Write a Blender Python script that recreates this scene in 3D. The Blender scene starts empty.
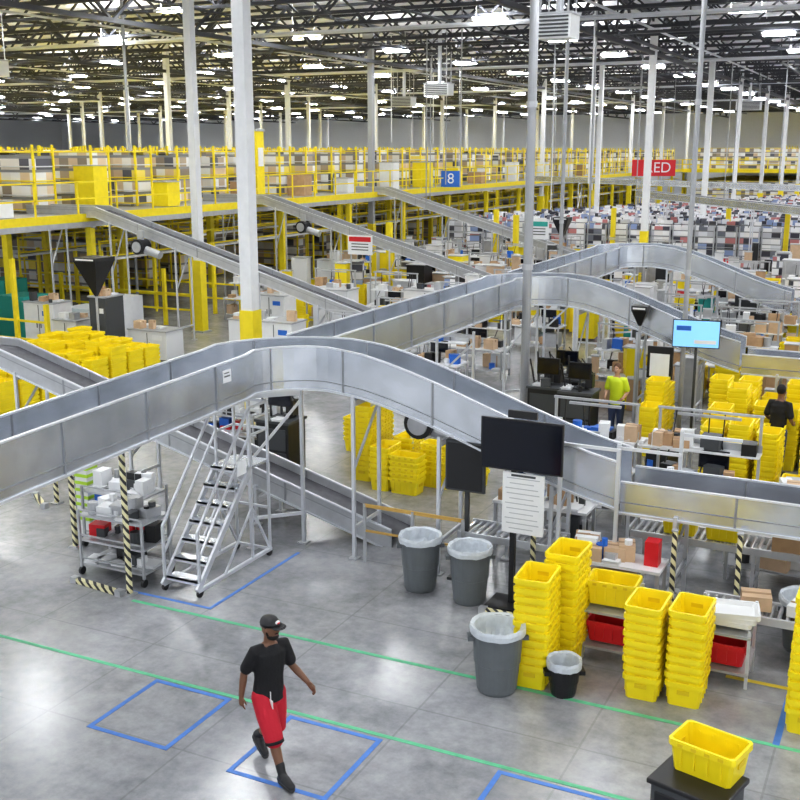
import bpy, math, random
from mathutils import Vector, Matrix
random.seed(7)
R=random.random
def U(a,b): return a+(b-a)*random.random()
S=bpy.context.scene
S.view_settings.view_transform='Standard'
try: S.view_settings.look='Medium High Contrast'
except Exception: pass
S.view_settings.exposure=.28
COL=bpy.context.collection
# ------------------------------------------------------------ materials
def nt(m):
    m.use_nodes=True; t=m.node_tree; return t,t.nodes['Principled BSDF']
def mat(name,col,rough=.5,metal=0,var=0,scale=6,bump=0,emis=0,spec=None,trans=0,alpha=1):
    m=bpy.data.materials.new(name); t,b=nt(m)
    c=(*col,1)
    b.inputs['Base Color'].default_value=c; b.inputs['Roughness'].default_value=rough; b.inputs['Metallic'].default_value=metal
    if emis: b.inputs['Emission Color'].default_value=c; b.inputs['Emission Strength'].default_value=emis
    if alpha<1: b.inputs['Alpha'].default_value=alpha
    if var or bump:
        tc=t.nodes.new('ShaderNodeTexCoord'); n=t.nodes.new('ShaderNodeTexNoise'); n.inputs['Scale'].default_value=scale; n.inputs['Detail'].default_value=4
        t.links.new(tc.outputs['Object'],n.inputs['Vector'])
        if var:
            r=t.nodes.new('ShaderNodeValToRGB'); r.color_ramp.elements[0].position=.3; r.color_ramp.elements[1].position=.7
            r.color_ramp.elements[0].color=tuple(max(0,x*(1-var)) for x in col)+(1,); r.color_ramp.elements[1].color=tuple(min(1,x*(1+var)) for x in col)+(1,)
            t.links.new(n.outputs['Fac'],r.inputs['Fac']); t.links.new(r.outputs['Color'],b.inputs['Base Color'])
        if bump:
            bp=t.nodes.new('ShaderNodeBump'); bp.inputs['Strength'].default_value=bump; bp.inputs['Distance'].default_value=.02
            t.links.new(n.outputs['Fac'],bp.inputs['Height']); t.links.new(bp.outputs['Normal'],b.inputs['Normal'])
    return m
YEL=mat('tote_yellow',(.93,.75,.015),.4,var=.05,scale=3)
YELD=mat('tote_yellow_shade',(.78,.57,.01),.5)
YPAINT=mat('safety_yellow',(.92,.74,.02),.45,var=.05)
RED=mat('tote_red',(.65,.02,.03),.4)
GAL=mat('galvanized_steel',(.65,.68,.73),.27,.82,var=.16,scale=2.0)
GALD=mat('galvanized_seam',(.36,.37,.39),.45,.7)
GALF=mat('galvanized_flange',(.72,.74,.78),.38,.55)
STEEL=mat('grey_steel',(.5,.51,.53),.4,.4,var=.08)
POLE=mat('pole_grey',(.40,.41,.43),.45,.3)
BELT=mat('belt_rubber',(.10,.10,.11),.6,var=.2,scale=9)
SLIDE=mat('slide_pan',(.5,.52,.55),.32,.75,var=.15,scale=3)
ROLL=mat('roller_steel',(.55,.56,.58),.3,.8)
BLK=mat('black_plastic',(.018,.018,.02),.4)
DGR=mat('dark_grey_plastic',(.07,.075,.08),.5)
SCR=mat('screen_off',(.006,.008,.016),.12)
SCRB=mat('screen_on',(.2,.45,.75),.3,emis=.7)
BIN=mat('bin_grey',(.14,.155,.165),.5,var=.06)
LINER=mat('bin_liner',(.62,.66,.70),.35,var=.08,scale=14,bump=.6)
WHT=mat('white_paint',(.84,.85,.86),.45,var=.03)
WHT2=mat('white_laminate',(.78,.79,.8),.4)
CARD=mat('cardboard',(.50,.33,.19),.8,var=.1)
CARD2=mat('cardboard_light',(.62,.45,.3),.8,var=.08)
TAPE_SHADE=mat('tape_and_box_shade',(.33,.2,.1),.4)  # tape colour, also the painted shade inside open boxes
BLU=mat('blue_tape',(.08,.22,.6),.5,var=.12,scale=9)
BLUS=mat('blue_sign',(.03,.16,.6),.4)
GRN=mat('green_tape',(.12,.5,.27),.5,var=.12,scale=9)
TEAL=mat('teal_box',(.03,.36,.31),.5)
YT=mat('yellow_tape',(.8,.62,.05),.5)
JOI=mat('joist_dark',(.05,.052,.062),.55)
GIR=mat('girder_grey',(.06,.062,.07),.5)
LIT=mat('fixture_glow',(.97,.985,1),.5,emis=88)
LIT2=mat('fill_strip_glow',(1,.99,.96),.5,emis=45)  # glow of the added fill strips below the mezzanine deck
LITH=mat('fixture_housing',(.8,.8,.8),.5)
ORG=mat('ochre_wood',(.6,.38,.1),.5)
REDB=mat('red_banner',(.65,.02,.03),.5)
HIV=mat('hivis',(.75,.9,.04),.5)
LIME=mat('lime_stripe',(.45,.7,.05))
def stripe_mat():
    m=bpy.data.materials.new('hazard_stripe'); t,b=nt(m)
    tc=t.nodes.new('ShaderNodeTexCoord'); w=t.nodes.new('ShaderNodeTexWave'); w.bands_direction='DIAGONAL'; w.inputs['Scale'].default_value=4.5
    r=t.nodes.new('ShaderNodeValToRGB'); r.color_ramp.interpolation='CONSTANT'
    r.color_ramp.elements[0].color=(.04,.04,.04,1); r.color_ramp.elements[1].position=.4; r.color_ramp.elements[1].color=(.85,.8,.5,1)
    t.links.new(tc.outputs['Object'],w.inputs['Vector']); t.links.new(w.outputs['Fac'],r.inputs['Fac']); t.links.new(r.outputs['Color'],b.inputs['Base Color'])
    return m
HAZ=stripe_mat()
def bins_mat(name,cells,cols,dark=.12,gap=.72):
    m=bpy.data.materials.new(name); t,b=nt(m); N=t.nodes; L=t.links
    tc=N.new('ShaderNodeTexCoord'); mp=N.new('ShaderNodeVectorMath'); mp.operation='MULTIPLY'; mp.inputs[1].default_value=cells
    ad=N.new('ShaderNodeVectorMath'); ad.operation='ADD'; ad.inputs[1].default_value=(.013,.017,.011)
    fl=N.new('ShaderNodeVectorMath'); fl.operation='FLOOR'; fr=N.new('ShaderNodeVectorMath'); fr.operation='FRACTION'
    wn=N.new('ShaderNodeTexWhiteNoise'); wn.noise_dimensions='3D'
    L.new(tc.outputs['Object'],mp.inputs[0]); L.new(mp.outputs[0],ad.inputs[0]); L.new(ad.outputs[0],fl.inputs[0]); L.new(ad.outputs[0],fr.inputs[0]); L.new(fl.outputs[0],wn.inputs['Vector'])
    r=N.new('ShaderNodeValToRGB'); r.color_ramp.interpolation='CONSTANT'; e=r.color_ramp.elements
    e[0].color=(*cols[0],1); e[1].color=(*cols[-1],1); e[1].position=(len(cols)-1)/len(cols)
    for i in range(1,len(cols)-1):
        x=e.new(i/len(cols)); x.color=(*cols[i],1)
    L.new(wn.outputs['Value'],r.inputs['Fac'])
    sx=N.new('ShaderNodeSeparateXYZ'); L.new(fr.outputs[0],sx.inputs[0])
    gt=N.new('ShaderNodeMath'); gt.operation='LESS_THAN'; gt.inputs[1].default_value=gap; L.new(sx.outputs['Z'],gt.inputs[0])
    mx=N.new('ShaderNodeMix'); mx.data_type='RGBA'; mx.inputs[6].default_value=(dark,dark,dark,1)
    L.new(gt.outputs[0],mx.inputs[0]); L.new(r.outputs['Color'],mx.inputs[7]); L.new(mx.outputs[2],b.inputs['Base Color'])
    b.inputs['Roughness'].default_value=.6
    return m
SHELFB=bins_mat('shelf_stock',(2.3,2.3,2.2),[(.85,.84,.82),(.65,.5,.34),(.75,.6,.42),(.9,.74,.15),(.85,.85,.85),(.45,.36,.26),(.9,.9,.9),(.12,.12,.14),(.8,.76,.7),(.3,.25,.2)],.28,.8)
PODB=bins_mat('pod_stock',(2.3,2.3,3.3),[(.92,.92,.94),(.8,.81,.85),(.95,.95,.95),(.2,.21,.25),(.85,.85,.87),(.06,.06,.08),(.55,.22,.22),(.93,.93,.95),(.3,.38,.6),(.6,.6,.64),(.1,.1,.12),(.9,.88,.86)],.25,.85)
def concrete():
    m=bpy.data.materials.new('polished_concrete'); t,b=nt(m); N=t.nodes; L=t.links
    tc=N.new('ShaderNodeTexCoord')
    n1=N.new('ShaderNodeTexNoise'); n1.inputs['Scale'].default_value=.6; n1.inputs['Detail'].default_value=7; n1.inputs['Roughness'].default_value=.65
    n2=N.new('ShaderNodeTexNoise'); n2.inputs['Scale'].default_value=5; n2.inputs['Detail'].default_value=8; n2.inputs['Roughness'].default_value=.7
    L.new(tc.outputs['Object'],n1.inputs['Vector']); L.new(tc.outputs['Object'],n2.inputs['Vector'])
    a=N.new('ShaderNodeMath'); a.operation='ADD'; L.new(n1.outputs['Fac'],a.inputs[0]); 
    h=N.new('ShaderNodeMath'); h.operation='MULTIPLY'; h.inputs[1].default_value=.6; L.new(n2.outputs['Fac'],h.inputs[0]); L.new(h.outputs[0],a.inputs[1])
    r=N.new('ShaderNodeValToRGB'); r.color_ramp.elements[0].position=.58; r.color_ramp.elements[1].position=1.02
    r.color_ramp.elements[0].color=(.19,.195,.21,1); r.color_ramp.elements[1].color=(.43,.435,.45,1)
    L.new(a.outputs[0],r.inputs['Fac'])
    sx=N.new('ShaderNodeSeparateXYZ'); L.new(tc.outputs['Object'],sx.inputs[0])
    outs=[]
    for ax,per,off in (('X',1.85,.9),('Y',1.85,1.2)):
        q=N.new('ShaderNodeMath'); q.operation='ADD'; q.inputs[1].default_value=off; L.new(sx.outputs[ax],q.inputs[0])
        w=N.new('ShaderNodeMath'); w.operation='PINGPONG'; w.inputs[1].default_value=per/2; L.new(q.outputs[0],w.inputs[0])
        l=N.new('ShaderNodeMath'); l.operation='LESS_THAN'; l.inputs[1].default_value=.012; L.new(w.outputs[0],l.inputs[0]); outs.append(l)
    mxx=N.new('ShaderNodeMath'); mxx.operation='MAXIMUM'; L.new(outs[0].outputs[0],mxx.inputs[0]); L.new(outs[1].outputs[0],mxx.inputs[1])
    sc=N.new('ShaderNodeMath'); sc.operation='MULTIPLY'; sc.inputs[1].default_value=.3; L.new(mxx.outputs[0],sc.inputs[0])
    mx=N.new('ShaderNodeMix'); mx.data_type='RGBA'; mx.inputs[7].default_value=(.12,.12,.125,1)
    L.new(sc.outputs[0],mx.inputs[0]); L.new(r.outputs['Color'],mx.inputs[6]); L.new(mx.outputs[2],b.inputs['Base Color'])
    rr=N.new('ShaderNodeMapRange'); rr.inputs['To Min'].default_value=.14; rr.inputs['To Max'].default_value=.30; L.new(n2.outputs['Fac'],rr.inputs['Value']); L.new(rr.outputs[0],b.inputs['Roughness'])
    b.inputs['Specular IOR Level'].default_value=.75
    return m
CONC=concrete()
def deckmat():
    m=bpy.data.materials.new('roof_deck_white'); t,b=nt(m); N=t.nodes; L=t.links
    tc=N.new('ShaderNodeTexCoord'); w=N.new('ShaderNodeTexWave'); w.bands_direction='X'; w.inputs['Scale'].default_value=1.0
    r=N.new('ShaderNodeValToRGB'); r.color_ramp.elements[0].color=(.84,.86,.9,1); r.color_ramp.elements[1].color=(.93,.94,.97,1)
    L.new(tc.outputs['Object'],w.inputs['Vector']); L.new(w.outputs['Fac'],r.inputs['Fac']); L.new(r.outputs['Color'],b.inputs['Base Color']); b.inputs['Roughness'].default_value=.7
    return m
DECK=deckmat()
# ------------------------------------------------------------ mesh builder
class B:
    def __init__(s): s.v=[]; s.f=[]; s.m=[]; s.ml=[]
    def mi(s,m):
        if m not in s.ml: s.ml.append(m)
        return s.ml.index(m)
    def quad(s,P,m):
        n=len(s.v); s.v+=[tuple(p) for p in P]; s.f.append(tuple(range(n,n+4))); s.m.append(s.mi(m))
    def hexa(s,P,m):
        n=len(s.v); s.v+= [tuple(p) for p in P]; k=s.mi(m)
        for q in ((0,3,2,1),(4,5,6,7),(0,1,5,4),(1,2,6,5),(2,3,7,6),(3,0,4,7)):
            s.f.append(tuple(n+i for i in q)); s.m.append(k)
    def box(s,x0,x1,y0,y1,z0,z1,m,rot=0,about=None):
        P=[(x0,y0,z0),(x1,y0,z0),(x1,y1,z0),(x0,y1,z0),(x0,y0,z1),(x1,y0,z1),(x1,y1,z1),(x0,y1,z1)]
        if rot:
            cx,cy=about or ((x0+x1)/2,(y0+y1)/2); c,n=math.cos(rot),math.sin(rot)
            P=[(cx+(a-cx)*c-(b-cy)*n,cy+(a-cx)*n+(b-cy)*c,z) for a,b,z in P]
        s.hexa(P,m)
    def cb(s,c,d,m,rot=0): s.box(c[0]-d[0]/2,c[0]+d[0]/2,c[1]-d[1]/2,c[1]+d[1]/2,c[2]-d[2]/2,c[2]+d[2]/2,m,rot)
    def bar(s,p,q,w,h,m):
        p=Vector(p);q=Vector(q);d=(q-p).normalized(); up=Vector((0,0,1)) if abs(d.z)<.95 else Vector((0,1,0))
        a=d.cross(up).normalized()*w/2; b=a.cross(d).normalized()*h/2
        s.hexa([p-a-b,p+a-b,p+a+b,p-a+b,q-a-b,q+a-b,q+a+b,q-a+b],m)
    def loft(s,rings,m,c0=True,c1=True):
        k=s.mi(m); n0=len(s.v); n=len(rings[0])
        for r in rings: s.v+=[tuple(p) for p in r]
        for i in range(len(rings)-1):
            for j in range(n):
                a=n0+i*n+j;b=n0+i*n+(j+1)%n; s.f.append((a,b,b+n,a+n)); s.m.append(k)
        if c0: s.f.append(tuple(n0+j for j in reversed(range(n)))); s.m.append(k)
        if c1: s.f.append(tuple(n0+(len(rings)-1)*n+j for j in range(n))); s.m.append(k)
    def cyl(s,p,q,r,m,r2=None,n=12,caps=True):
        p=Vector(p);q=Vector(q);d=(q-p).normalized(); up=Vector((0,0,1)) if abs(d.z)<.95 else Vector((0,1,0))
        a=d.cross(up).normalized(); b=d.cross(a).normalized(); r2=r if r2 is None else r2
        s.loft([[c+a*math.cos(t)*rr+b*math.sin(t)*rr for t in [2*math.pi*j/n for j in range(n)]] for c,rr in ((p,r),(q,r2))],m,caps,caps)
    def tube(s,pts,rad,m,n=12,flat=1.0):
        P=[Vector(p) for p in pts]; rr=list(rad)
        d0=(P[0]-P[1]).normalized(); d1=(P[-1]-P[-2]).normalized()
        P=[P[0]+d0*rr[0]*.8,P[0]+d0*rr[0]*.5]+P+[P[-1]+d1*rr[-1]*.5,P[-1]+d1*rr[-1]*.8]
        rr=[rr[0]*.35,rr[0]*.8]+rr+[rr[-1]*.8,rr[-1]*.35]
        rings=[]; ref=None
        for i,p in enumerate(P):
            d=(P[min(i+1,len(P)-1)]-P[max(i-1,0)]).normalized()
            if ref is None:
                ref=d.cross(Vector((0,1,0)) if abs(d.y)<.9 else Vector((1,0,0))).normalized()
            a=(ref-d*ref.dot(d)).normalized(); ref=a; b=d.cross(a)
            rings.append([p+a*math.cos(t)*rr[i]+b*math.sin(t)*rr[i]*flat for t in [2*math.pi*j/n for j in range(n)]])
        s.loft(rings,m)
    def ell(s,c,r,m,n=14,k=9,rot=None):
        rings=[]
        for i in range(1,k):
            th=math.pi*i/k; z=-math.cos(th); q=math.sin(th)
            ring=[]
            for j in range(n):
                v=Vector((r[0]*q*math.cos(2*math.pi*j/n),r[1]*q*math.sin(2*math.pi*j/n),r[2]*z))
                if rot: v=rot@v
                ring.append(Vector(c)+v)
            rings.append(ring)
        s.loft(rings,m)
    def rings_z(s,L,m,n=20,cx=0,cy=0):
        s.loft([[ (cx+q[3]+q[1]*math.cos(2*math.pi*j/n),cy+q[4]+q[2]*math.sin(2*math.pi*j/n),q[0]) for j in range(n)] for q in L],m)
    def obj(s,name,parent=None,smooth=False,loc=(0,0,0),rot=0):
        me=bpy.data.meshes.new(name); me.from_pydata(s.v,[],s.f)
        for m in s.ml: me.materials.append(m)
        me.polygons.foreach_set('material_index',s.m)
        if smooth: me.polygons.foreach_set('use_smooth',[True]*len(s.f))
        me.update()
        o=bpy.data.objects.new(name,me); COL.objects.link(o); o.location=loc; o.rotation_euler[2]=rot
        if parent: o.parent=parent
        return o
def bevel(o,w=.01,seg=2):
    m=o.modifiers.new('bv','BEVEL'); m.width=w; m.segments=seg; m.limit_method='ANGLE'
def remesh(o,v):
    m=o.modifiers.new('rm','REMESH'); m.mode='VOXEL'; m.voxel_size=v; m.use_smooth_shade=True
    c=o.modifiers.new('sm','SMOOTH'); c.iterations=3; c.factor=.5
# ------------------------------------------------------------ shell
b=B(); b.box(-142,45,-15,152,-.2,0,CONC); b.obj('floor')
b=B(); b.box(-142,45,-15,152,12.1,12.25,DECK); b.obj('ceiling')
b=B(); b.box(-142,45,152,152.3,0,12.1,WHT); b.obj('wall_back')
b=B(); b.box(-142.3,-142,-15,152,0,12.1,WHT); b.obj('wall_left')
b=B()
x0,x1=-130,40; pn=1.25; n=int((x1-x0)/pn)
b.bar((x0,0,11.95),(x1,0,11.95),.14,.11,JOI); b.bar((x0,0,10.85),(x1,0,10.85),.14,.12,JOI)
for i in range(n):
    xa=x0+i*pn; z0,z1=(10.85,11.95) if i%2==0 else (11.95,10.85)
    b.bar((xa,0,z0),(xa+pn,0,z1),.075,.075,JOI)
o=b.obj('roof_joists',loc=(0,4,0)); a=o.modifiers.new('a','ARRAY'); a.use_relative_offset=False; a.use_constant_offset=True; a.constant_offset_displace=(0,3.1,0); a.count=47
b=B()
for k in range(12):
    X=-131.5+13.3*k+(-11.8+131.5)%13.3
    b.bar((X,-10,11.9),(X,150,11.9),.2,.14,GIR); b.bar((X,-10,10.3),(X,150,10.3),.2,.16,GIR)
    for i in range(73):
        ya=-10+i*2.2; z0,z1=(10.3,11.9) if i%2==0 else (11.9,10.3)
        b.bar((X,ya,z0),(X,ya+2.2,z1),.1,.1,GIR)
b.obj('roof_girders')
b=B()
for k in range(26):
    X=-122+6.2*k
    b.cyl((X,-10,10.7),(X,150,10.7),.045,JOI if k%3 else GALF,n=6)
for Y in (38,58,81,105): b.cyl((-110,Y,10.55),(40,Y,10.55),.09,GALF,n=6)
for k in range(46):
    X=U(-60,12);Y=U(38,110); L=U(5,14)
    if k%2: b.bar((X,Y,10.45),(X+L,Y,10.45),.12,.1,GIR); b.bar((X,Y,10.45),(X,Y,12),.05,.05,GIR); b.bar((X+L,Y,10.45),(X+L,Y,12),.05,.05,GIR)
    else: b.bar((X,Y,10.4),(X,Y+L,10.4),.12,.1,GIR); b.bar((X,Y,10.4),(X,Y,12),.05,.05,GIR); b.bar((X,Y+L,10.4),(X,Y+L,12),.05,.05,GIR)
b.obj('sprinkler_pipes')
b=B()
for ix in range(18):
    for iy in range(17):
        X=-118+8.6*ix; Y=4+8.4*iy+(1.5 if ix%2 else 0)
        b.quad([(X-.6,Y-.24,10.62),(X-.6,Y+.24,10.62),(X+.6,Y+.24,10.62),(X+.6,Y-.24,10.62)],LIT)
        b.box(X-.65,X+.65,Y-.05,Y+.05,10.66,10.74,LITH)
        b.box(X-.63,X+.63,Y-.27,Y-.245,10.6,10.67,LITH); b.box(X-.63,X+.63,Y+.245,Y+.27,10.6,10.67,LITH)
        b.bar((X-.5,Y,10.74),(X-.5,Y,12.0),.02,.02,LITH); b.bar((X+.5,Y,10.74),(X+.5,Y,12.0),.02,.02,LITH)
b.obj('high_bay_lights')
b=B()  # added fill strips, put in to brighten the dark space under the mezzanine
for X in (-28.5,-36,-44,-54):
    for k in range(12):
        Y=18+8*k; b.box(X-.7,X+.7,Y-.08,Y+.08,3.74,3.8,LITH); b.quad([(X-.65,Y-.07,3.735),(X-.65,Y+.07,3.735),(X+.65,Y+.07,3.735),(X+.65,Y-.07,3.735)],LIT2)
b.obj('mezzanine_fill_strips')
# ------------------------------------------------------------ columns
def column(x,y,w=.3,g=2.45,m=WHT):
    b=B(); b.box(x-w/2,x+w/2,y-w/2,y+w/2,0,11.9,m)
    b.box(x-w/2-.12,x+w/2+.12,y-w/2-.12,y+w/2+.12,0,.04,STEEL)
    if g: b.box(x-w/2-.03,x+w/2+.03,y-w/2-.03,y+w/2+.03,.04,g,YPAINT)
    b.box(x-.3,x+.3,y-.3,y+.3,11.3,11.9,m)
    return b.obj('support_column')
column(-14.1,20.9,.31); column(-22.2,29.9,.27)
column(-25.5,49,.26,m=POLE); column(-11.8,50,.29); column(-11.3,61.5,.29); column(-17.5,62,.24)
b=B()
for k in range(9):
    for j in range(7):
        X=-11.8-13.3*k+26.6; Y=62+12.5*j
        if X>30 or (X>-26 and j==0): continue
        b.box(X-.13,X+.13,Y-.13,Y+.13,0,11.9,WHT); b.box(X-.2,X+.2,Y-.2,Y+.2,0,2.9,YPAINT); b.box(X-.3,X+.3,Y-.3,Y+.3,0,.04,STEEL)
for X,Y in ((-38.4,49.5),(-51.7,49.5),(-65,49.5),(-45,37)):
    b.box(X-.13,X+.13,Y-.13,Y+.13,0,11.9,WHT); b.box(X-.18,X+.18,Y-.18,Y+.18,0,2.4,YPAINT)
for X,Y in ((-17,47),(-14.6,55),(-19.5,51),(-9.2,57),(-20,40),(-6,54)):
    b.box(X-.11,X+.11,Y-.11,Y+.11,0,3.2,YPAINT); b.box(X-.2,X+.2,Y-.2,Y+.2,0,.04,STEEL)
b.obj('distant_columns')
def pole(x,y,r,name='utility_pole'):
    b=B(); b.cyl((x,y,0),(x,y,11.9),r,POLE,n=14); b.cyl((x,y,0),(x,y,.05),r*2,STEEL)
    for z in (3.5,7.0): b.cyl((x,y,z),(x,y,z+.12),r*1.25,STEEL)
    b.obj(name,smooth=False)
pole(-7.95,22.8,.1); pole(-4.5,23.2,.055); pole(-12.0,38,.07); pole(-27.5,33,.06); pole(.5,40,.06)
b=B()
for i in range(22):
    X,Y=U(-30,6),U(30,75); b.cyl((X,Y,U(2.6,5) if X>-25 else 6.5),(X,Y,11.9),.03,random.choice([POLE,WHT,POLE]),n=6)
    b.cb((X,Y,11.88),(.15,.15,.05),STEEL)
b.obj('ceiling_drop_conduits')
# ------------------------------------------------------------ floor tapes
def tape(name,segs,m,w=.07):
    b=B()
    for (xa,ya,xb,yb) in segs:
        if abs(xb-xa)>abs(yb-ya): b.box(min(xa,xb)-w/2,max(xa,xb)+w/2,ya-w/2,ya+w/2,.0,.004,m)
        else: b.box(xa-w/2,xa+w/2,min(ya,yb)-w/2,max(ya,yb)+w/2,.0005,.0045,m)
    return b.obj(name)
tape('green_floor_line',[(-9.4,10.85,6,10.85)],GRN,.06); tape('green_floor_line',[(-10.4,9.22,6,9.22)],GRN,.055)
def rect(xa,xb,ya,yb): return [(xa,ya,xb,ya),(xa,yb,xb,yb),(xa,ya,xa,yb),(xb,ya,xb,yb)]
tape('blue_floor_marking',rect(-7.65,-6.63,8,9.14),BLU,.055); tape('blue_floor_marking',rect(-5.79,-4.69,7.95,9.12),BLU,.055)
tape('blue_floor_marking',rect(-3.33,-2.2,7.95,9.12),BLU,.055)
tape('blue_floor_marking',[(-.9,10.9,-.9,12.6)],BLU)
tape('blue_floor_marking',[(-9.6,11.1,-8.3,11.1),(-8.3,11.1,-8.3,13.4)],BLU,.05)
tape('yellow_floor_line',[(-1.6,12.2,3,12.2)],YT)
# ------------------------------------------------------------ conveyors
def arc(cx,cy,r,a0,a1,z,n=8): return [(cx+r*math.cos(math.radians(a0+(a1-a0)*i/n)),cy+r*math.sin(math.radians(a0+(a1-a0)*i/n)),z) for i in range(n+1)]
def sweep(b,path,o0,o1,z0,z1,m):
    P=[Vector(p) for p in path]; rings=[]
    for i,p in enumerate(P):
        a=P[max(i-1,0)];c=P[min(i+1,len(P)-1)]
        d1=(p-a); d2=(c-p); d1.z=0; d2.z=0
        if d1.length<1e-6:d1=d2
        if d2.length<1e-6:d2=d1
        d=(d1.normalized()+d2.normalized()).normalized(); s=Vector((d.y,-d.x,0))
        rings.append([p+s*o0+Vector((0,0,z0)),p+s*o1+Vector((0,0,z0)),p+s*o1+Vector((0,0,z1)),p+s*o0+Vector((0,0,z1))])
    b.loft(rings,m)
def smooth_desc(xs,y,za,zb,n=10):
    x0,x1=xs; out=[]
    for i in range(n+1):
        t=i/n; e=t*t*(3-2*t)*.35+t*.65
        out.append((x0+(x1-x0)*t,y,za+(zb-za)*e))
    return out
def dens(path,step=1.0):
    out=[path[0]]
    for a,c in zip(path,path[1:]):
        L=(Vector(c)-Vector(a)).length; k=max(1,int(L/step))
        for i in range(1,k+1): out.append(tuple(Vector(a).lerp(Vector(c),i/k)))
    return out
def conveyor(name,path,w=.8,h=.6,legs=(),pan=BELT,wall=GAL,seam=1.5,base=.12):
    b=B(); hw=w/2
    sweep(b,path,-hw,-hw+.025,-base,h,wall); sweep(b,path,hw-.025,hw,-base,h,wall)
    sweep(b,path,-hw+.025,hw-.025,-.03,0,pan)
    for sgn in (-1,1):
        o=sgn*hw
        sweep(b,path,o-.025,o+.025,h,h+.02,GALF)
        sweep(b,path,o-.03,o+.03,-base-.02,-base+.01,GALF)
        sweep(b,path,o+(0 if sgn>0 else -.008),o+(.008 if sgn>0 else 0),.02,.035,GALD)
    acc=0
    for a,c in zip(path,path[1:]):
        A=Vector(a);C=Vector(c);L=(C-A).length; d=(C-A).normalized(); dh=Vector((d.x,d.y,0)).normalized(); s=Vector((dh.y,-dh.x,0)); pos=seam-acc
        while pos<=L:
            q=A+d*pos
            for sg in (-1,1):
                u=q+s*sg*(hw+.004)
                b.bar(u+Vector((0,0,-base)),u+Vector((0,0,h)),.03,.012,GALD)
                u=q+s*sg*(hw-.03); b.bar(u+Vector((0,0,0)),u+Vector((0,0,h)),.025,.008,GALD)
            pos+=seam
        acc=(acc+L)%seam
    for (x,y,z,dx,dy) in legs:
        for sg in (-1,1):
            lx,ly=x+dx*sg*(hw+.02),y+dy*sg*(hw+.02)
            b.bar((lx,ly,0),(lx,ly,z-base+.05),.05,.05,GALF); b.cb((lx,ly,.01),(.15,.15,.02),STEEL)
        b.bar((x-dx*hw,y-dy*hw,z-base-.06),(x+dx*hw,y+dy*hw,z-base-.06),.06,.08,GALF)
        b.bar((x-dx*hw,y-dy*hw,.5),(x+dx*hw,y+dy*hw,.5),.04,.05,GALF)
        if z>1.2: b.bar((x-dx*hw,y-dy*hw,z*.55),(x+dx*hw,y+dy*hw,z-.3),.03,.04,GALF)
    return b,name
def trunk(ystart,yend,xc,first=False):
    r=1.25
    z0=2.12 if first else 2.64
    p=dens([(xc,ystart,z0),(xc,yend-r,2.66)],1.5)
    p+=arc(xc+r,yend-r,r,180,90,2.7)[1:]
    p+=[(xc+r+.35,yend,2.67)]
    p+=smooth_desc((xc+r+.6,-3.4),yend,2.64,1.5)
    lg=[(xc,y,2.45,1,0) for y in ([2.5] if first else [ystart+3,ystart+6])]
    lg+=[(xc+.35,yend-.45,2.62,.7,.7),(xc+1.7,yend,2.6,0,1),(xc+3.1,yend,2.15,0,1),(-4.3,yend,1.65,0,1)]
    b,nm=conveyor('sheet_metal_conveyor',p,legs=lg,pan=SLIDE,h=.54,base=.1)
    if first:
        b.box(xc+.405,xc+.41,12.15,12.35,2.9,3.08,WHT); b.box(xc+.41,xc+.412,12.18,12.32,2.98,3.0,DGR); b.box(xc+.41,xc+.412,12.18,12.3,3.03,3.045,DGR)
    b.obj(nm)
trunk(-3,14.0,-9.1,True); trunk(14.6,24.2,-8.75); trunk(24.8,33.5,-8.75)
for yy in (14.0,24.2,33.5):
    b,nm=conveyor('takeaway_conveyor',dens([(-3.35,yy,1.48),(7,yy,1.48)],2),w=.82,h=.3,legs=[(x,yy,1.48,0,1) for x in (-2.6,-.2,2.2,4.6)]); b.obj(nm)
def incline(y,xa,za,xb,zb,w=.75):
    p=dens([(xa-3,y,za),(xa,y,za),(xb,y,zb)],1.2)
    k=(za-zb)/(xb-xa); lg=[]
    x=xa-2
    while x<xb-1.2:
        z=za if x<xa else za-(x-xa)*k
        if z>.5: lg.append((x,y,z,0,1))
        x+=2.6
    b,nm=conveyor('incline_belt_conveyor',p,w=w,h=.13,legs=lg,base=.2,seam=2.4,wall=STEEL); b.obj(nm)
incline(14.6,-15.4,2.45,-7.1,.15,.72); incline(28,-24.6,4.15,-14,1.1); incline(38,-24.6,4.15,-14,1.1); incline(49,-24.6,4.15,-14,1.1)
for X,Y,Z in ((-22.5,27.3,3.1),(-22.5,37.3,3.1),(-6.9,15.0,1.9)):
    b=B(); b.cyl((X,Y-.22,Z),(X,Y+.22,Z),.24,BLK,n=20); b.cyl((X,Y-.25,Z),(X,Y-.21,Z),.17,STEEL,n=20); b.cyl((X+.2,Y,Z-.1),(X+.75,Y,Z-.25),.13,STEEL,n=14); b.box(X-.1,X+.1,Y-.05,Y+.05,Z,Z+.5,STEEL)
    b.obj('conveyor_drive_motor')
for (xa,ya,za,xb,yb,zb) in ((-14,58,3.8,2,48,3.0),(-24,70,4.2,8,66,3.6)):
    b,nm=conveyor('overhead_conveyor',dens([(xa,ya,za),(xb,yb,zb)],3),w=.7,h=.2,legs=[(xa+(xb-xa)*t,ya+(yb-ya)*t,za+(zb-za)*t,0,1) for t in (.1,.4,.7,.95)]); b.obj(nm)
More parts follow.
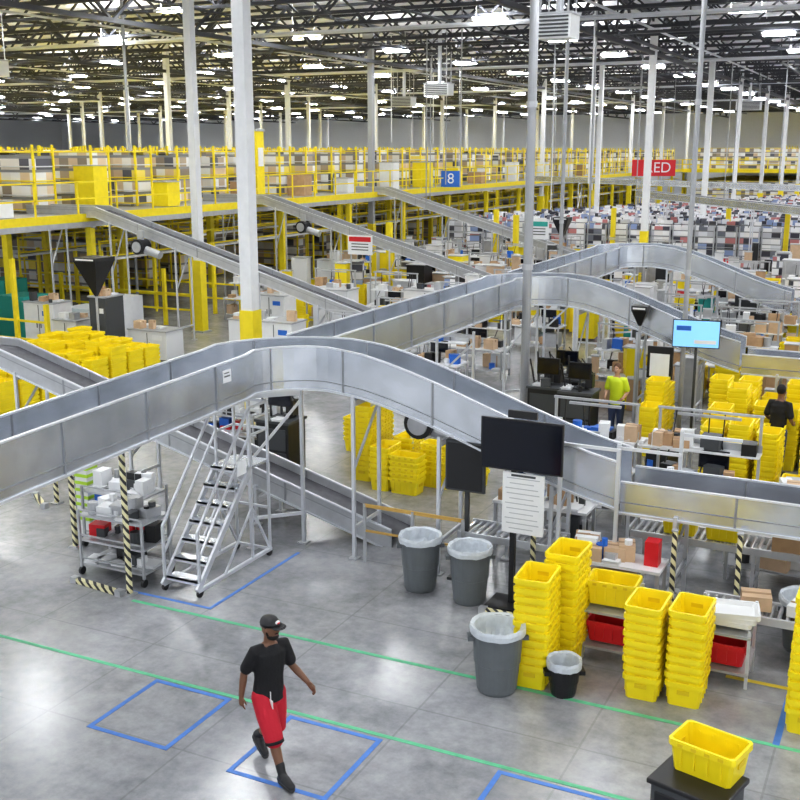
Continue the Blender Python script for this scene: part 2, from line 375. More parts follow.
# ------------------------------------------------------------ mezzanine
b=B()
b.box(-110,-25,14,130,3.88,4.0,STEEL); b.box(-25.08,-24.97,14,130,3.8,4.06,YPAINT); b.box(-25.06,-24.96,14,130,3.62,3.8,STEEL)
b.box(-25,40,122,150,3.86,4.02,STEEL); b.box(-25,40,121.9,122,3.72,4.1,YPAINT)
for z in (4.55,5.08): b.bar((-25,14,z),(-25,130,z),.05,.05,YPAINT); b.bar((-25,122,z),(40,122,z),.1,.08,YPAINT)
y=14
while y<130:
    b.bar((-25,y,4.0),(-25,y,5.1),.05,.05,YPAINT); y+=1.9
x=-25
while x<40: b.bar((x,122,4),(x,122,5.1),.1,.1,YPAINT); x+=3
y=16
while y<130:
    b.box(-25.3,-25.08,y-.11,y+.11,0,3.86,YPAINT)
    for X in (-29,-33,-41,-50,-60): b.box(X-.12,X+.12,y-.12,y+.12,0,3.86,YPAINT if X>-45 else WHT)
    b.bar((-60,y,3.7),(-25,y,3.7),.15,.25,WHT2)
    y+=6
for X in (-26.6,-30.5):
    for z in (2.35,2.9): b.bar((X,30,z),(X,128,z),.06,.06,YPAINT)
    b.box(X-.5,X+.1,30,128,2.2,2.28,WHT2)
    y=30
    while y<128: b.bar((X,y,0),(X,y,2.95),.06,.06,YPAINT); y+=3
b.obj('mezzanine_platform')
def shelves(name,xa,xb,y0,y1,z,h=2.1,step=2.6,d=.9,cap=YPAINT,seg=2.4):
    b=B(); y=y0
    while y<y1:
        # uneven run of stocked bays so the top line is broken up
        x=xb
        while x>max(xa,xb-55):
            hh=h*U(.78,1.0); w=min(seg,x-xa)
            b.box(x-w,x,y,y+d,z+.1,z+hh,SHELFB)
            b.box(x-.03,x+.04,y-.04,y+.03,z,z+h+.15,cap); x-=seg
        if x>xa: b.box(xa,x,y,y+d,z+.1,z+h*.95,SHELFB)
        b.box(xb-.02,xb+.05,y+d-.03,y+d+.04,z,z+h+.15,cap)
        for k in range(5): b.box(xa,xb+.03,y-.05,y+d+.05,z+.08+k*h/4.4,z+.12+k*h/4.4,WHT2 if k%2 else cap)
        y+=step*U(.9,1.1)
    b.obj(name)
shelves('mezzanine_shelving',-100,-27.2,17,128,4.02)
shelves('ground_shelving',-100,-31.5,36,128,0,2.6)
shelves('far_shelving',-24,38,124,149,4.02,2.4)
shelves('far_shelving',-24,38,123,149,0,3.0)
b=B()
for i in range(16):
    X=U(-26.7,-26.2);Y=20+i*4.6+U(-1,1); hh=U(.5,1.6); w=U(.3,.5)
    b.box(X-w,X+w,Y-.35,Y+.35,4.02,4.02+hh,random.choice([YPAINT,WHT,WHT,CARD])); b.box(X-w-.03,X+w+.03,Y-.38,Y+.38,4.02+hh,4.05+hh,STEEL)
b.obj('mezzanine_cabinets')
b=B(); b.box(-27.4,-26.8,40.6,41.2,4.02,6.9,YPAINT); b.box(-27.45,-26.75,40.55,41.25,6.9,7.0,STEEL); b.box(-26.79,-26.77,40.7,41.1,5.4,6.2,WHT); b.obj('yellow_lift_tower')
# pods
b=B()
b.box(0,1.0,0,1.0,.25,2.3,PODB)
for x in (0,.96):
    for y in (0,.96): b.box(x-.02,x+.05,y-.02,y+.05,0,2.33,STEEL)
for k in range(4): b.box(-.02,1.02,-.02,1.02,.22+k*.53,.25+k*.53,STEEL)
for (x,y,h,m) in ((.2,.25,.15,PODB),(.6,.3,.28,PODB),(.3,.7,.38,PODB),(.75,.7,.12,WHT),(.85,.2,.3,PODB)): b.box(x-.17,x+.17,y-.15,y+.15,2.3,2.3+h,m)
o=b.obj('inventory_pods',loc=(-23.5,54,0))
for v,c in (((1.07,0.17,0),54),((.43,1.21,0),50)):
    a=o.modifiers.new('a','ARRAY'); a.use_relative_offset=False; a.use_constant_offset=True; a.constant_offset_displace=v; a.count=c
# ------------------------------------------------------------ totes
def rrect(cx,cy,z,lx,ly,rot):
    c,s=math.cos(rot),math.sin(rot); q=.03; hx,hy=lx/2,ly/2
    P=[(hx,-hy+q),(hx,hy-q),(hx-q,hy),(-hx+q,hy),(-hx,hy-q),(-hx,-hy+q),(-hx+q,-hy),(hx-q,-hy)]
    return [(cx+x*c-y*s,cy+x*s+y*c,z) for x,y in P]
def tote(b,x,y,z,rot=0,L=.6,Wd=.4,h=.3,m=YEL,detail=True,md=None):
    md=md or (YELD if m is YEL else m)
    b.loft([rrect(x,y,z,L*.85,Wd*.82,rot),rrect(x,y,z+h-.06,L*.94,Wd*.92,rot),rrect(x,y,z+h-.06,L,Wd,rot),rrect(x,y,z+h,L,Wd,rot),rrect(x,y,z+h,L-.05,Wd-.05,rot),rrect(x,y,z+.02,L*.82,Wd*.78,rot)],m)
    if detail:
        c,s=math.cos(rot),math.sin(rot)
        def loc(a,q): return (x+a*c-q*s,y+a*s+q*c)
        for sg in (-1,1):
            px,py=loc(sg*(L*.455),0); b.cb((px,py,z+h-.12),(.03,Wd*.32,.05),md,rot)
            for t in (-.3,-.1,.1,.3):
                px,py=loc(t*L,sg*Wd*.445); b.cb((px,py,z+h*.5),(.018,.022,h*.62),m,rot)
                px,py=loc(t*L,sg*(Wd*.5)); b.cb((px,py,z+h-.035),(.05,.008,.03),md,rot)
def stack(b,x,y,n,rot=0,L=.6,Wd=.4,pitch=.105,m=YEL,detail=True,z=0,top=.3):
    ox=oy=0
    for i in range(n):
        ox+=U(-.006,.006); oy+=U(-.006,.006)
        tote(b,x+ox,y+oy,z+i*pitch,rot+U(-.03,.03),L,Wd,.3,m,detail)
def stack_obj(x,y,n,rot=0,name='yellow_tote_stack',**k):
    b=B(); stack(b,x,y,n,rot,**k); return b.obj(name)
stack_obj(-3.66,11.15,11,math.pi/2+.05,Wd=.42); stack_obj(-3.5,11.78,12,math.pi/2-.03,Wd=.42)
stack_obj(-2.42,11.45,9,math.pi/2,Wd=.42); stack_obj(-1.95,11.5,9,math.pi/2,Wd=.42)
stack_obj(-.66,11.45,13,math.pi/2,Wd=.42); stack_obj(-.14,11.5,12,math.pi/2,Wd=.42)
def field(name,items,detail=False):
    b=B()
    for (x,y,n,rot) in items: stack(b,x,y,n,rot,detail=detail)
    b.obj(name)
it=[]
for i in range(7):
    for j in range(4): it.append((-21.6+i*.46,17.0+j*.68,random.randint(6,9),math.pi/2))
for i in range(8):
    for j in range(4): it.append((-21.6+i*.46,20.3+j*.68,random.randint(8,11),math.pi/2))
field('yellow_tote_stacks',it)
it=[(-9.15,17.4,12,1.57),(-9.3,18.1,11,1.57),(-8.6,17.0,6,1.57),(-8.1,16.9,5,0),(-7.75,17.5,6,0),(-8.5,17.8,6,1.57),(-7.2,17.8,6,0),(-10.2,19,5,0),(-6.6,19.2,5,0),(-7.5,18.6,5,0),(-5.9,19.6,6,0)]
field('yellow_tote_stacks',it,True)
it=[]
for i in range(8):
    for j in range(3): it.append((-3.5+i*.48,21.6+j*.66,random.randint(7,13),math.pi/2))
for i in range(3):
    for j in range(2): it.append((-3.2+i*.48,19.9+j*.68,random.randint(7,11),math.pi/2))
for i in range(4):
    for j in range(2): it.append((-1.4+i*.48,19.3+j*.68,random.randint(5,10),math.pi/2))
for j in range(3): it.append((-4.75,21.4+j*.62,random.randint(8,12),math.pi/2))
for i in range(4): it.append((-1.6+i*.48,18.0,random.randint(5,9),math.pi/2))
field('yellow_tote_stacks',it)
it=[(U(-16,6),U(34,52),random.randint(4,12),0) for i in range(46)]+[(U(-7,6),U(26.5,31),random.randint(4,10),0) for i in range(26)]
it+=[(U(-21,-15),U(29,40),random.randint(3,8),0) for i in range(8)]
field('yellow_tote_stacks',it)
def tote_rack(x,y,topm,botm,tray=False):
    b=B()
    for dx in (-.3,.3):
        for dy in (-.22,.26): b.bar((x+dx,y+dy,0),(x+dx,y+dy,.72 if dy<0 else .9),.035,.035,GALF)
    for z in (.16,.62): b.hexa([(x-.32,y-.26,z),(x+.32,y-.26,z),(x+.32,y+.28,z+.12),(x-.32,y+.28,z+.12),(x-.32,y-.26,z+.03),(x+.32,y-.26,z+.03),(x+.32,y+.28,z+.15),(x-.32,y+.28,z+.15)],STEEL)
    tote(b,x,y-.02,.24,0,.56,.42,.26,botm)
    if tray:
        for k in range(3): tote(b,x+.03*k,y,.72+k*.05,.1*k,.62,.44,.07,WHT2,detail=False)
    else: tote(b,x,y,.72,.03,.62,.44,.3,topm)
    return b.obj('tote_flow_rack')
tote_rack(-3.02,12.15,YEL,RED); tote_rack(-1.68,12.2,WHT2,RED,True)
b=B(); cx,cy=-1.33,8.68; r=-.25
b.box(cx-.32,cx+.32,cy-.26,cy+.26,.12,.7,DGR,r); b.box(cx-.35,cx+.35,cy-.29,cy+.29,.7,.75,BLK,r); b.box(cx-.28,cx+.28,cy-.27,cy+.27,.2,.64,BLK,r)
b.box(cx-.35,cx+.35,cy-.29,cy+.29,.1,.15,STEEL,r)
for sx in (-.27,.27):
    for sy in (-.2,.2): b.cyl((cx+sx,cy+sy-.02,.05),(cx+sx,cy+sy+.02,.05),.05,BLK)
bevel(b.obj('service_cart'),.012)
b=B(); tote(b,-1.27,8.84,.75,-.25,.62,.42,.3); b.obj('yellow_tote')
# ------------------------------------------------------------ bins
def trash(x,y,h=.82,r=.3,liner=True,m=BIN,name='trash_bin'):
    b=B(); n=28
    b.rings_z([(0,r*.72,r*.72,0,0),(.04,r*.78,r*.78,0,0),(h*.45,r*.87,r*.87,0,0),(h*.46,r*.9,r*.9,0,0),(h-.1,r*.96,r*.96,0,0),(h-.1,r*1.04,r*1.04,0,0),(h,r*1.04,r*1.04,0,0),(h,r*.96,r*.96,0,0),(h-.25,r*.9,r*.9,0,0),(h-.3,r*.3,r*.3,0,0)],m,n,x,y)
    for a in (.5,.5+math.pi):
        dx,dy=math.cos(a),math.sin(a); b.cb((x+dx*r*1.05,y+dy*r*1.05,h-.14),(.07,.14,.05),m,a)
    if liner:
        rg=[]
        for (z,k,am) in ((h-.08,1.06,.02),(h-.02,1.085,.015),(h+.02,1.05,.02),(h+.0,.92,.03),(h-.14,.84,.05),(h-.26,.6,.08),(h-.28,.1,.02)):
            rg.append([(x+math.cos(t)*r*(k+U(-am,am)),y+math.sin(t)*r*(k+U(-am,am)),z+U(-am,am)*.4) for t in [2*math.pi*j/n for j in range(n)]])
        b.loft(rg,LINER,False,True)
    return b.obj(name,smooth=False)
trash(-6.02,13.0,.8,.29); trash(-5.22,12.9,.8,.29); trash(-3.98,10.72,.8,.3); trash(-.9,13.35,.7,.3)
trash(-3.25,10.95,.42,.19,True,BLK,'waste_basket')
# ------------------------------------------------------------ boxes/clutter
def cbox(b,x,y,z,l,w,h,rot=0,m=CARD,open_=False):
    b.box(x-l/2,x+l/2,y-w/2,y+w/2,z,z+h,m,rot)
    if open_:
        b.box(x-l/2+.015,x+l/2-.015,y-w/2+.015,y+w/2-.015,z+h,z+h+.002,TAPE_SHADE,rot,(x,y))  # dark sheet painted as the shaded inside of the open box
        c,s=math.cos(rot),math.sin(rot)
        for sx in (-1,1):
            px,py=x+sx*l/2*c,y+sx*l/2*s; b.bar((px,py,z+h),(px+sx*.1*c,py+sx*.1*s,z+h+.08),w,.008,CARD2)
    else: b.box(x-l/2-.001,x+l/2+.001,y-.025,y+.025,z+h*.75,z+h+.002,TAPE_SHADE,rot,(x,y))
def clutter(b,x0,x1,y0,y1,z,n,s=.22,mats=None):
    mats=mats or [WHT,WHT2,CARD,CARD2,DGR,BLK,STEEL,BLUS,WHT]
    for i in range(n):
        l,w,h=U(.4,1)*s,U(.4,1)*s,U(.3,1)*s; x=U(x0+l/2,x1-l/2);y=U(y0+w/2,y1-w/2)
        m=random.choice(mats)
        if m in (CARD,CARD2): cbox(b,x,y,z,l,w,h,U(-.3,.3),m)
        elif R()<.3: b.cyl((x,y,z),(x,y,z+h),l*.3,m,n=10)
        elif R()<.3: 
            for k in range(4): b.cb((x+U(-.01,.01),y+U(-.01,.01),z+.006+k*.012),(.21,.28,.008),WHT,U(-.2,.2))
        else: b.box(x-l/2,x+l/2,y-w/2,y+w/2,z,z+h,m,U(-.3,.3))
def monitor(b,x,y,z,w=.5,h=.32,scr=SCR,rot=0,stand=True):
    c,s=math.cos(rot),math.sin(rot)
    b.cb((x,y,z),(w,.04,h),BLK,rot); b.cb((x+.023*s,y-.023*c,z),(w-.04,.006,h-.04),scr,rot)
    b.cb((x-.04*s,y+.04*c,z),(w*.4,.05,h*.5),DGR,rot)
    if stand: b.bar((x-.05*s,y+.05*c,z-h/2-.18),(x-.05*s,y+.05*c,z),.04,.03,DGR); b.cb((x,y,z-h/2-.18),(.24,.18,.015),DGR,rot)
def workstation(x,y,L=1.7,D=.75,name='packing_workstation',top=True):
    b=B(); z=.82; hp=1.95 if top else z
    b.box(x-L/2,x+L/2,y-D/2,y+D/2,z-.04,z,WHT2)
    for sx in (-1,1):
        for sy in (-1,1): b.bar((x+sx*(L/2-.04),y+sy*(D/2-.04),0),(x+sx*(L/2-.04),y+sy*(D/2-.04),z-.04 if sy<0 else hp),.045,.045,STEEL)
    b.box(x-L/2,x+L/2,y-D/2+.05,y+D/2-.05,.2,.23,STEEL)
    clutter(b,x-L/2,x+L/2,y-D/2,y+D/2,z,14,.32); clutter(b,x-L/2,x+L/2,y-D/2,y+D/2,.23,6,.5)
    if top:
        b.box(x-L/2,x+L/2,y+.02,y+D/2,1.3,1.33,WHT2); b.box(x-L/2,x+L/2,y+D/2-.05,y+D/2-.02,1.33,1.45,STEEL)
        b.bar((x-L/2,y+D/2-.04,1.93),(x+L/2,y+D/2-.04,1.93),.04,.04,STEEL)
        b.cb((x,y+D/2-.12,1.87),(L*.6,.06,.04),STEEL)
        clutter(b,x-L/2,x+L/2,y+.02,y+D/2,1.33,9,.32)
        for k in range(3):
            px=x+U(-.4,.4)*L; pts=[(px,y+D/2-.03,1.9),(px+U(-.1,.1),y+D/2-.08,1.4),(px+U(-.2,.2),y+.1,.85)]
            b.bar(pts[0],pts[1],.018,.018,BLK); b.bar(pts[1],pts[2],.018,.018,BLK)
        monitor(b,x+U(-.4,.4),y+.1,z+.38,.48,.3,random.choice([SCR,SCR,SCR,SCRB]))
    return b.obj(name)
def roller(x0,x1,y,z,w=.5,name='roller_conveyor',pitch=.1):
    b=B()
    for s in (-1,1): b.box(x0,x1,y+s*w/2-.02,y+s*w/2+.02,z-.08,z+.02,GALF)
    x=x0+.05
    while x<x1: b.cyl((x,y-w/2+.02,z-.02),(x,y+w/2-.02,z-.02),.028,ROLL,n=8); x+=pitch
    x=x0+.2
    while x<x1:
        for s in (-1,1): b.bar((x,y+s*w/2,0),(x,y+s*w/2,z-.08),.045,.045,GALF)
        b.bar((x,y-w/2,.25),(x,y+w/2,.25),.035,.035,GALF); x+=1.5
    return b.obj(name)
roller(-5.7,-4.2,13.9,.7,.6); roller(-2.1,4,12.95,.6,.5); roller(-3.4,5,14.8,.78,.55); roller(-5.5,3,16.3,.75,.6)
workstation(-3.3,13.3,1.3,.55,top=False); workstation(1.2,15.5); workstation(-4.9,15.15,1.5,.6); workstation(-2.9,17.2); workstation(-.9,17.2,top=False); workstation(1.2,17.2)
workstation(-4.8,17.2,1.5,.7); workstation(-1.4,15.5,1.6,.6,top=False); workstation(-4.2,19.3,1.4,.6,top=False)
for X in (-6.3,-3.9,-1.4,1.1,3.5):
    for Y in (25.6,27.6,29.6,31.6,35.2,38.5,43): 
        if R()<.9: workstation(X+U(-.2,.2),Y+U(-.2,.2))
for X in (-22,-19,-16.5):
    for Y in (33,41.5,46,52): workstation(X+U(-.3,.3),Y+U(-.3,.3))
for X in (-13.2,-10.9):
    for Y in (24.5,27.5,31.5,36,42,47,51.5): workstation(X+U(-.3,.3),Y+U(-.3,.3))
b=B()
cbox(b,-1.2,14.75,.79,.6,.4,.32,.1,CARD,True); cbox(b,-.45,14.8,.79,.55,.4,.28,-.05,CARD2); cbox(b,-.2,12.95,.62,.6,.4,.3,.05,CARD,True); cbox(b,.4,14.8,.79,.5,.4,.42,0,CARD2)
cbox(b,-1.45,12.97,.62,.35,.3,.18,.2,CARD2); cbox(b,-.9,12.95,.62,.3,.3,.14,-.2,WHT)
b.obj('cardboard_boxes')
b=B(); cbox(b,-3.7,13.35,.82,.3,.28,.25,.1,WHT); cbox(b,-3.3,13.3,.82,.28,.26,.18,.1,CARD2); b.box(-2.9,-2.72,13.2,13.4,.82,1.15,RED); tote(b,-2.75,14.8,.79,0,.5,.4,.28); tote(b,-2.15,14.8,.79,0,.5,.4,.28); b.obj('bench_packages')
def hpost(x,y,h,r=.03):
    b=B(); b.box(x-r,x+r,y-r,y+r,.02,h,HAZ); b.cb((x,y,.01),(.16,.16,.02),STEEL); b.cb((x,y,h+.01),(.08,.08,.02),STEEL); b.obj('hazard_striped_post')
for p in ((-2.55,13.35,1.3),(-1.75,13.45,1.35),(-9.6,11.0,2.3),(-11.6,12.1,1.3),(-13.4,13.6,1.1),(-4.5,13.45,1.2),(-5.7,16.8,1.5)): hpost(*p)
for p in ((-3.35,13.42),(-2.75,14.47),(-5.3,14.6),(.4,13.45),(-4.1,13.3)):
    b=B(); b.bar((p[0],p[1],0),(p[0],p[1],2.35),.05,.05,GALF); b.cb((p[0],p[1],.01),(.16,.16,.02),STEEL); b.bar((p[0],p[1],2.3),(p[0]+.8,p[1],2.3),.04,.04,GALF); b.obj('utility_drop_post')
def hguard(xa,ya,xb,yb):
    b=B(); b.bar((xa,ya,.04),(xb,yb,.04),.08,.07,HAZ); b.cb((xa,ya,.045),(.1,.1,.09),STEEL); b.cb((xb,yb,.045),(.1,.1,.09),STEEL); b.obj('hazard_floor_guard')
hguard(-10.6,11.0,-9.7,10.9); hguard(-14.0,13.7,-13.4,13.3); hguard(-4.9,12.6,-4.3,12.6)
b=B()
b.bar((-7.2,13.55,.9),(-5.6,13.55,.9),.03,.05,ORG); b.bar((-7.2,13.55,.5),(-5.6,13.55,.5),.03,.03,ORG)
for X in (-7.2,-6.4,-5.6): b.bar((X,13.55,0),(X,13.55,.92),.04,.04,STEEL)
b.obj('guard_rail')
# ------------------------------------------------------------ monitor stands
b=B(); x,y=-4.65,12.95
b.bar((x,y+.08,0),(x,y+.08,2.5),.07,.07,BLK); b.cb((x,y+.05,.02),(.6,.5,.04),BLK)
monitor(b,x+.12,y,2.3,1.14,.7,SCR,0,False)
b.cb((x+.12,y+.02,2.72),(.4,.05,.1),BLK)
b.cb((x+.16,y,1.5),(.58,.03,.84),WHT)
for k in range(11): b.cb((x+.16-(.02 if k%3 else 0),y-.017,1.85-k*.07),(.46-(.12 if k%3==1 else 0),.004,.012),STEEL)
b.cb((x+.16,y-.017,1.89),(.34,.004,.03),DGR)
b.obj('monitor_stand')
b=B(); x,y=-5.6,13.62
b.bar((x,y+.08,0),(x,y+.08,1.9),.06,.06,DGR); b.cb((x,y,1.7),(.6,.06,.74),DGR); b.cb((x,y-.035,1.7),(.54,.01,.68),BLK); b.cb((x,y+.03,.02),(.4,.4,.04),DGR); b.obj('equipment_display')
b=B(); x,y=-4.2,22.95
monitor(b,x,y,2.3,.98,.6,SCRB,.15,False); b.cb((x+.2,y-.045,2.14),(.45,.004,.08),WHT,.15); b.cb((x-.25,y-.08,2.42),(.3,.004,.1),BLUS,.15); b.bar((x,y+.08,0),(x,y+.08,2.55),.05,.05,DGR); b.cb((x,y+.06,.02),(.5,.4,.04),DGR)
b.obj('monitor_stand')
b=B(); x,y=-4.95,23.1
b.bar((x,y,0),(x,y,1.8),.05,.05,DGR); b.cb((x,y-.05,1.6),(.55,.08,.7),BLK); b.cb((x,y-.1,1.55),(.42,.01,.5),WHT); b.cb((x,y,.02),(.4,.4,.04),DGR); b.obj('equipment_display')
for (X,Y) in ((-7.0,21.6),(-6.25,21.4),(-10.6,16.6),(-6.9,22.6)):
    b=B()
    b.box(X-.35,X+.35,Y-.3,Y+.3,.1,1.15,BLK); b.box(X-.3,X+.3,Y-.32,Y-.3,.2,.6,DGR); b.box(X-.38,X+.38,Y-.33,Y+.33,1.15,1.2,DGR); b.box(X-.3,X+.3,Y-.32,Y-.3,.65,1.05,DGR)
    for sx in (-.28,.28): b.cyl((X+sx,Y-.25,.05),(X+sx,Y-.2,.05),.05,DGR); b.cyl((X+sx,Y+.25,.05),(X+sx,Y+.2,.05),.05,DGR)
    monitor(b,X,Y,1.6,.5,.36); b.cyl((X-.2,Y,1.2),(X-.25,Y,1.9),.02,BLK); b.cb((X+.2,Y+.1,1.4),(.15,.2,.3),BLK)
    b.bar((X-.3,Y,1.2),(X-.38,Y-.1,1.75),.03,.03,BLK); b.bar((X+.3,Y+.1,1.5),(X,Y+.1,1.85),.02,.02,BLK)
    clutter(b,X-.35,X+.35,Y-.3,Y+.3,1.2,5,.22,[BLK,DGR,WHT])
    b.obj('equipment_cabinet')
# ------------------------------------------------------------ rolling stairs
b=B(); x0,x1=-9.25,-8.65; y0=11.35; n=7
for i in range(n):
    z=.22*(i+1); y=y0+i*.19
    b.box(x0+.03,x1-.03,y,y+.2,z-.03,z,GAL); b.box(x0+.03,x1-.03,y,y+.015,z-.06,z,GALF)
zt=.22*n; yt=y0+n*.19
b.box(x0,x1,yt-.02,yt+.5,zt-.04,zt,GAL)
for x in (x0,x1):
    b.bar((x,y0-.05,.1),(x,yt,zt-.02),.04,.09,GALF)
    b.bar((x,yt+.48,0.1),(x,yt+.48,zt+.9),.035,.035,GALF); b.bar((x,yt,.1),(x,yt,zt+.9),.035,.035,GALF); b.bar((x,y0,.08),(x,y0,.95),.035,.035,GALF)
    b.bar((x,y0,.95),(x,yt,zt+.9),.035,.035,GALF); b.bar((x,y0,.55),(x,yt,zt+.48),.03,.03,GALF)
    b.bar((x,yt,zt+.9),(x,yt+.48,zt+.9),.035,.035,GALF); b.bar((x,yt,zt+.48),(x,yt+.48,zt+.48),.03,.03,GALF)
    b.bar((x,y0-.05,.1),(x,yt+.5,.1),.05,.05,GALF); b.bar((x,yt+.48,.1),(x,yt,zt*.6),.03,.03,GALF); b.bar((x,y0+.6,.1),(x,yt,.9),.03,.03,GALF)
    for yy in (y0,yt+.45): b.cyl((x-.02,yy,.06),(x+.02,yy,.06),.06,BLK)
for z in (.1,zt+.48,zt+.9,zt*.5): b.bar((x0,yt+.48,z),(x1,yt+.48,z),.035,.035,GALF)
b.cb((x1+.01,y0+1.1,1.6),(.02,.22,.22),WHT)
b.obj('rolling_staircase')
def util_cart(x,y,name='utility_cart',L=1.15,D=.62):
    b=B()
    for sx in (-1,1):
        for sy in (-1,1): b.bar((x+sx*L/2,y+sy*D/2,.1),(x+sx*L/2,y+sy*D/2,1.0),.035,.035,STEEL); b.cyl((x+sx*L/2-.02,y+sy*D/2,.06),(x+sx*L/2+.02,y+sy*D/2,.06),.06,BLK)
    for z in (.16,.52,.9):
        b.box(x-L/2,x+L/2,y-D/2,y+D/2,z,z+.03,STEEL)
        b.bar((x-L/2,y-D/2,z+.1),(x+L/2,y-D/2,z+.1),.02,.02,STEEL)
    clutter(b,x-L/2,x+L/2,y-D/2,y+D/2,.93,16,.3,[WHT,WHT2,BLK,DGR,BLK,STEEL,WHT]); clutter(b,x-L/2,x+L/2,y-D/2,y+D/2,.55,12,.28,[BLK,DGR,WHT,RED,DGR,BLUS]); clutter(b,x-L/2,x+L/2,y-D/2,y+D/2,.19,10,.3,[BLK,DGR,WHT])
    return b.obj(name)
util_cart(-10.15,11.6); util_cart(-10.9,12.5); util_cart(-12.2,17.5)
b=B(); X,Y=-11.75,12.6
b.box(X-.12,X+.12,Y-.12,Y+.12,.02,1.25,WHT2)
for k in range(8): b.box(X-.13,X+.13,Y-.13,Y+.13,.3+k*.12,.35+k*.12,LIME)
b.obj('striped_bollard')
for (X,Y,w,h,m) in ((-24.4,25.0,1.2,1.5,WHT),(-23.0,24.6,.9,1.1,WHT2),(-21.6,24.5,.6,1.9,DGR),(-20.4,25.2,1.4,.9,WHT2),(-27,23,1.2,1.7,STEEL),(-16.5,26,1.2,1.3,WHT),(-15.2,33.5,1.6,1.4,WHT),(-17.5,31,1.3,1.6,WHT2),(-20.2,31.5,1.2,1.2,WHT),(-24.8,20.6,.9,1.2,BLK),(-18.2,27.0,1.1,1.1,WHT2)):
    b=B(); b.box(X-w/2,X+w/2,Y-.4,Y+.4,.08,h,m); b.box(X-w/2-.03,X+w/2+.03,Y-.43,Y+.43,h,h+.04,STEEL); b.box(X-.01,X+.01,Y-.41,Y-.4,.12,h-.05,DGR)
    for s in (-1,1): b.cb((X+s*.08,Y-.42,h*.55),(.02,.02,.16),DGR); b.cb((X+s*w*.45,Y,.04),(.06,.7,.08),DGR)
    b.cb((X+w*.25,Y-.405,h*.8),(w*.25,.006,.15),BLUS if m is WHT else WHT); clutter(b,X-w/2,X+w/2,Y-.4,Y+.4,h+.04,5,.3); b.obj('storage_cabinet')
b=B()
for i in range(24):
    X=-33+1.3*(i%8); Y=25.0+1.5*(i//8)
    if abs(X+25.2)<1.4 and abs(Y-28)<1.2: continue
    b.box(X,X+1.1,Y,Y+1.1,.1,U(.5,1.7),random.choice([TEAL,TEAL,CARD2,WHT2,WHT])); b.box(X-.05,X+1.15,Y-.05,Y+1.15,0,.12,CARD2)
b.obj('palletized_crates')
b=B()
for X in (-33,-31,-29,-27,-24.2,-23):
    for Y in (23.5,30.5,33.5): 
        b.box(X-.06,X+.06,Y-.06,Y+.06,0,U(1.2,3.4),YPAINT)
for Y in (23.5,30.5,33.5):
    for z in (.6,1.15): b.bar((-33,Y,z),(-23,Y,z),.06,.06,YPAINT)
b.obj('yellow_guard_frames')
b=B()
for i in range(700):
    X=U(-24,8); Y=U(34,53.5); h=U(.3,1.9); w=U(.2,.8)
    m=random.choice([WHT,WHT2,YEL,YEL,STEEL,CARD,CARD2,DGR,BLK,WHT,TEAL,RED] if R()<.35 else [WHT,WHT2,YEL,STEEL,CARD2,PODB])
    b.box(X-w/2,X+w/2,Y-w/2,Y+w/2,.1 if h>.8 else 0,h,m,U(0,.5)); b.box(X-w/2-.02,X+w/2+.02,Y-w/2-.02,Y+w/2+.02,h,h+.03,STEEL,0)
for i in range(110):
    X=U(-7.5,7); Y=random.choice([U(25.0,25.4),U(26.2,27.1),U(28.1,29.1),U(30.1,31.1)]); h=U(.3,1.5); w=U(.15,.5)
    m=random.choice([WHT,WHT2,YEL,STEEL,CARD,CARD2,DGR,BLK,WHT])
    b.box(X-w/2,X+w/2,Y-w/2,Y+w/2,0,h,m,U(0,.5)); b.box(X-w/2-.02,X+w/2+.02,Y-w/2-.02,Y+w/2+.02,h,h+.03,STEEL,0)
b.obj('stored_goods')
def funnel(x,y,z,w,h,poleto):
    b=B()
    b.loft([[(x-.03,y-.03,z-h/2),(x+.03,y-.03,z-h/2),(x+.03,y+.03,z-h/2),(x-.03,y+.03,z-h/2)],[(x-w/2,y-w/2,z+h/2-.1),(x+w/2,y-w/2,z+h/2-.1),(x+w/2,y+w/2,z+h/2-.1),(x-w/2,y+w/2,z+h/2-.1)],[(x-w/2,y-w/2,z+h/2),(x+w/2,y-w/2,z+h/2),(x+w/2,y+w/2,z+h/2),(x-w/2,y+w/2,z+h/2)]],BLK)
    b.bar((x,y,poleto),(x,y,z-h/2+.1),.05,.05,STEEL); b.cb((x,y-w/2-.002,z+h/2-.05),(w*.8,.004,.04),WHT)
    b.obj('hanging_funnel_marker')
funnel(-20.8,23.2,2.65,.8,1.1,0); funnel(-5.5,23.35,2.55,.34,.45,0); funnel(-12.6,40,3.2,.6,.8,0)
def heater(x,y,z,w=1.15):
    b=B(); b.box(x-w/2,x+w/2,y-.35,y+.35,z-.28,z+.28,WHT)
    for k in range(6): b.box(x-w/2+.06,x+w/2-.06,y-.39,y-.35,z-.24+k*.085,z-.2+k*.085,DGR)
    b.box(x-w/2-.03,x+w/2+.03,y-.37,y+.37,z+.26,z+.31,STEEL)
    for s in (-1,1): 
        for t in (-.3,.3): b.bar((x+s*w*.4,y+t,z+.3),(x+s*w*.4,y+t,11.9),.03,.03,STEEL)
    b.cyl((x,y+.1,z+.3),(x,y+.1,11.95),.1,GALF,n=10); b.obj('unit_heater')
heater(-8.4,25.8,8.95,.85); heater(-31.5,30.3,9); heater(-22.4,50.3,9,1.3); heater(-11.7,77.7,9,1.6); heater(-3.2,77.7,9,1.6); heater(-30,62,9,1.4)
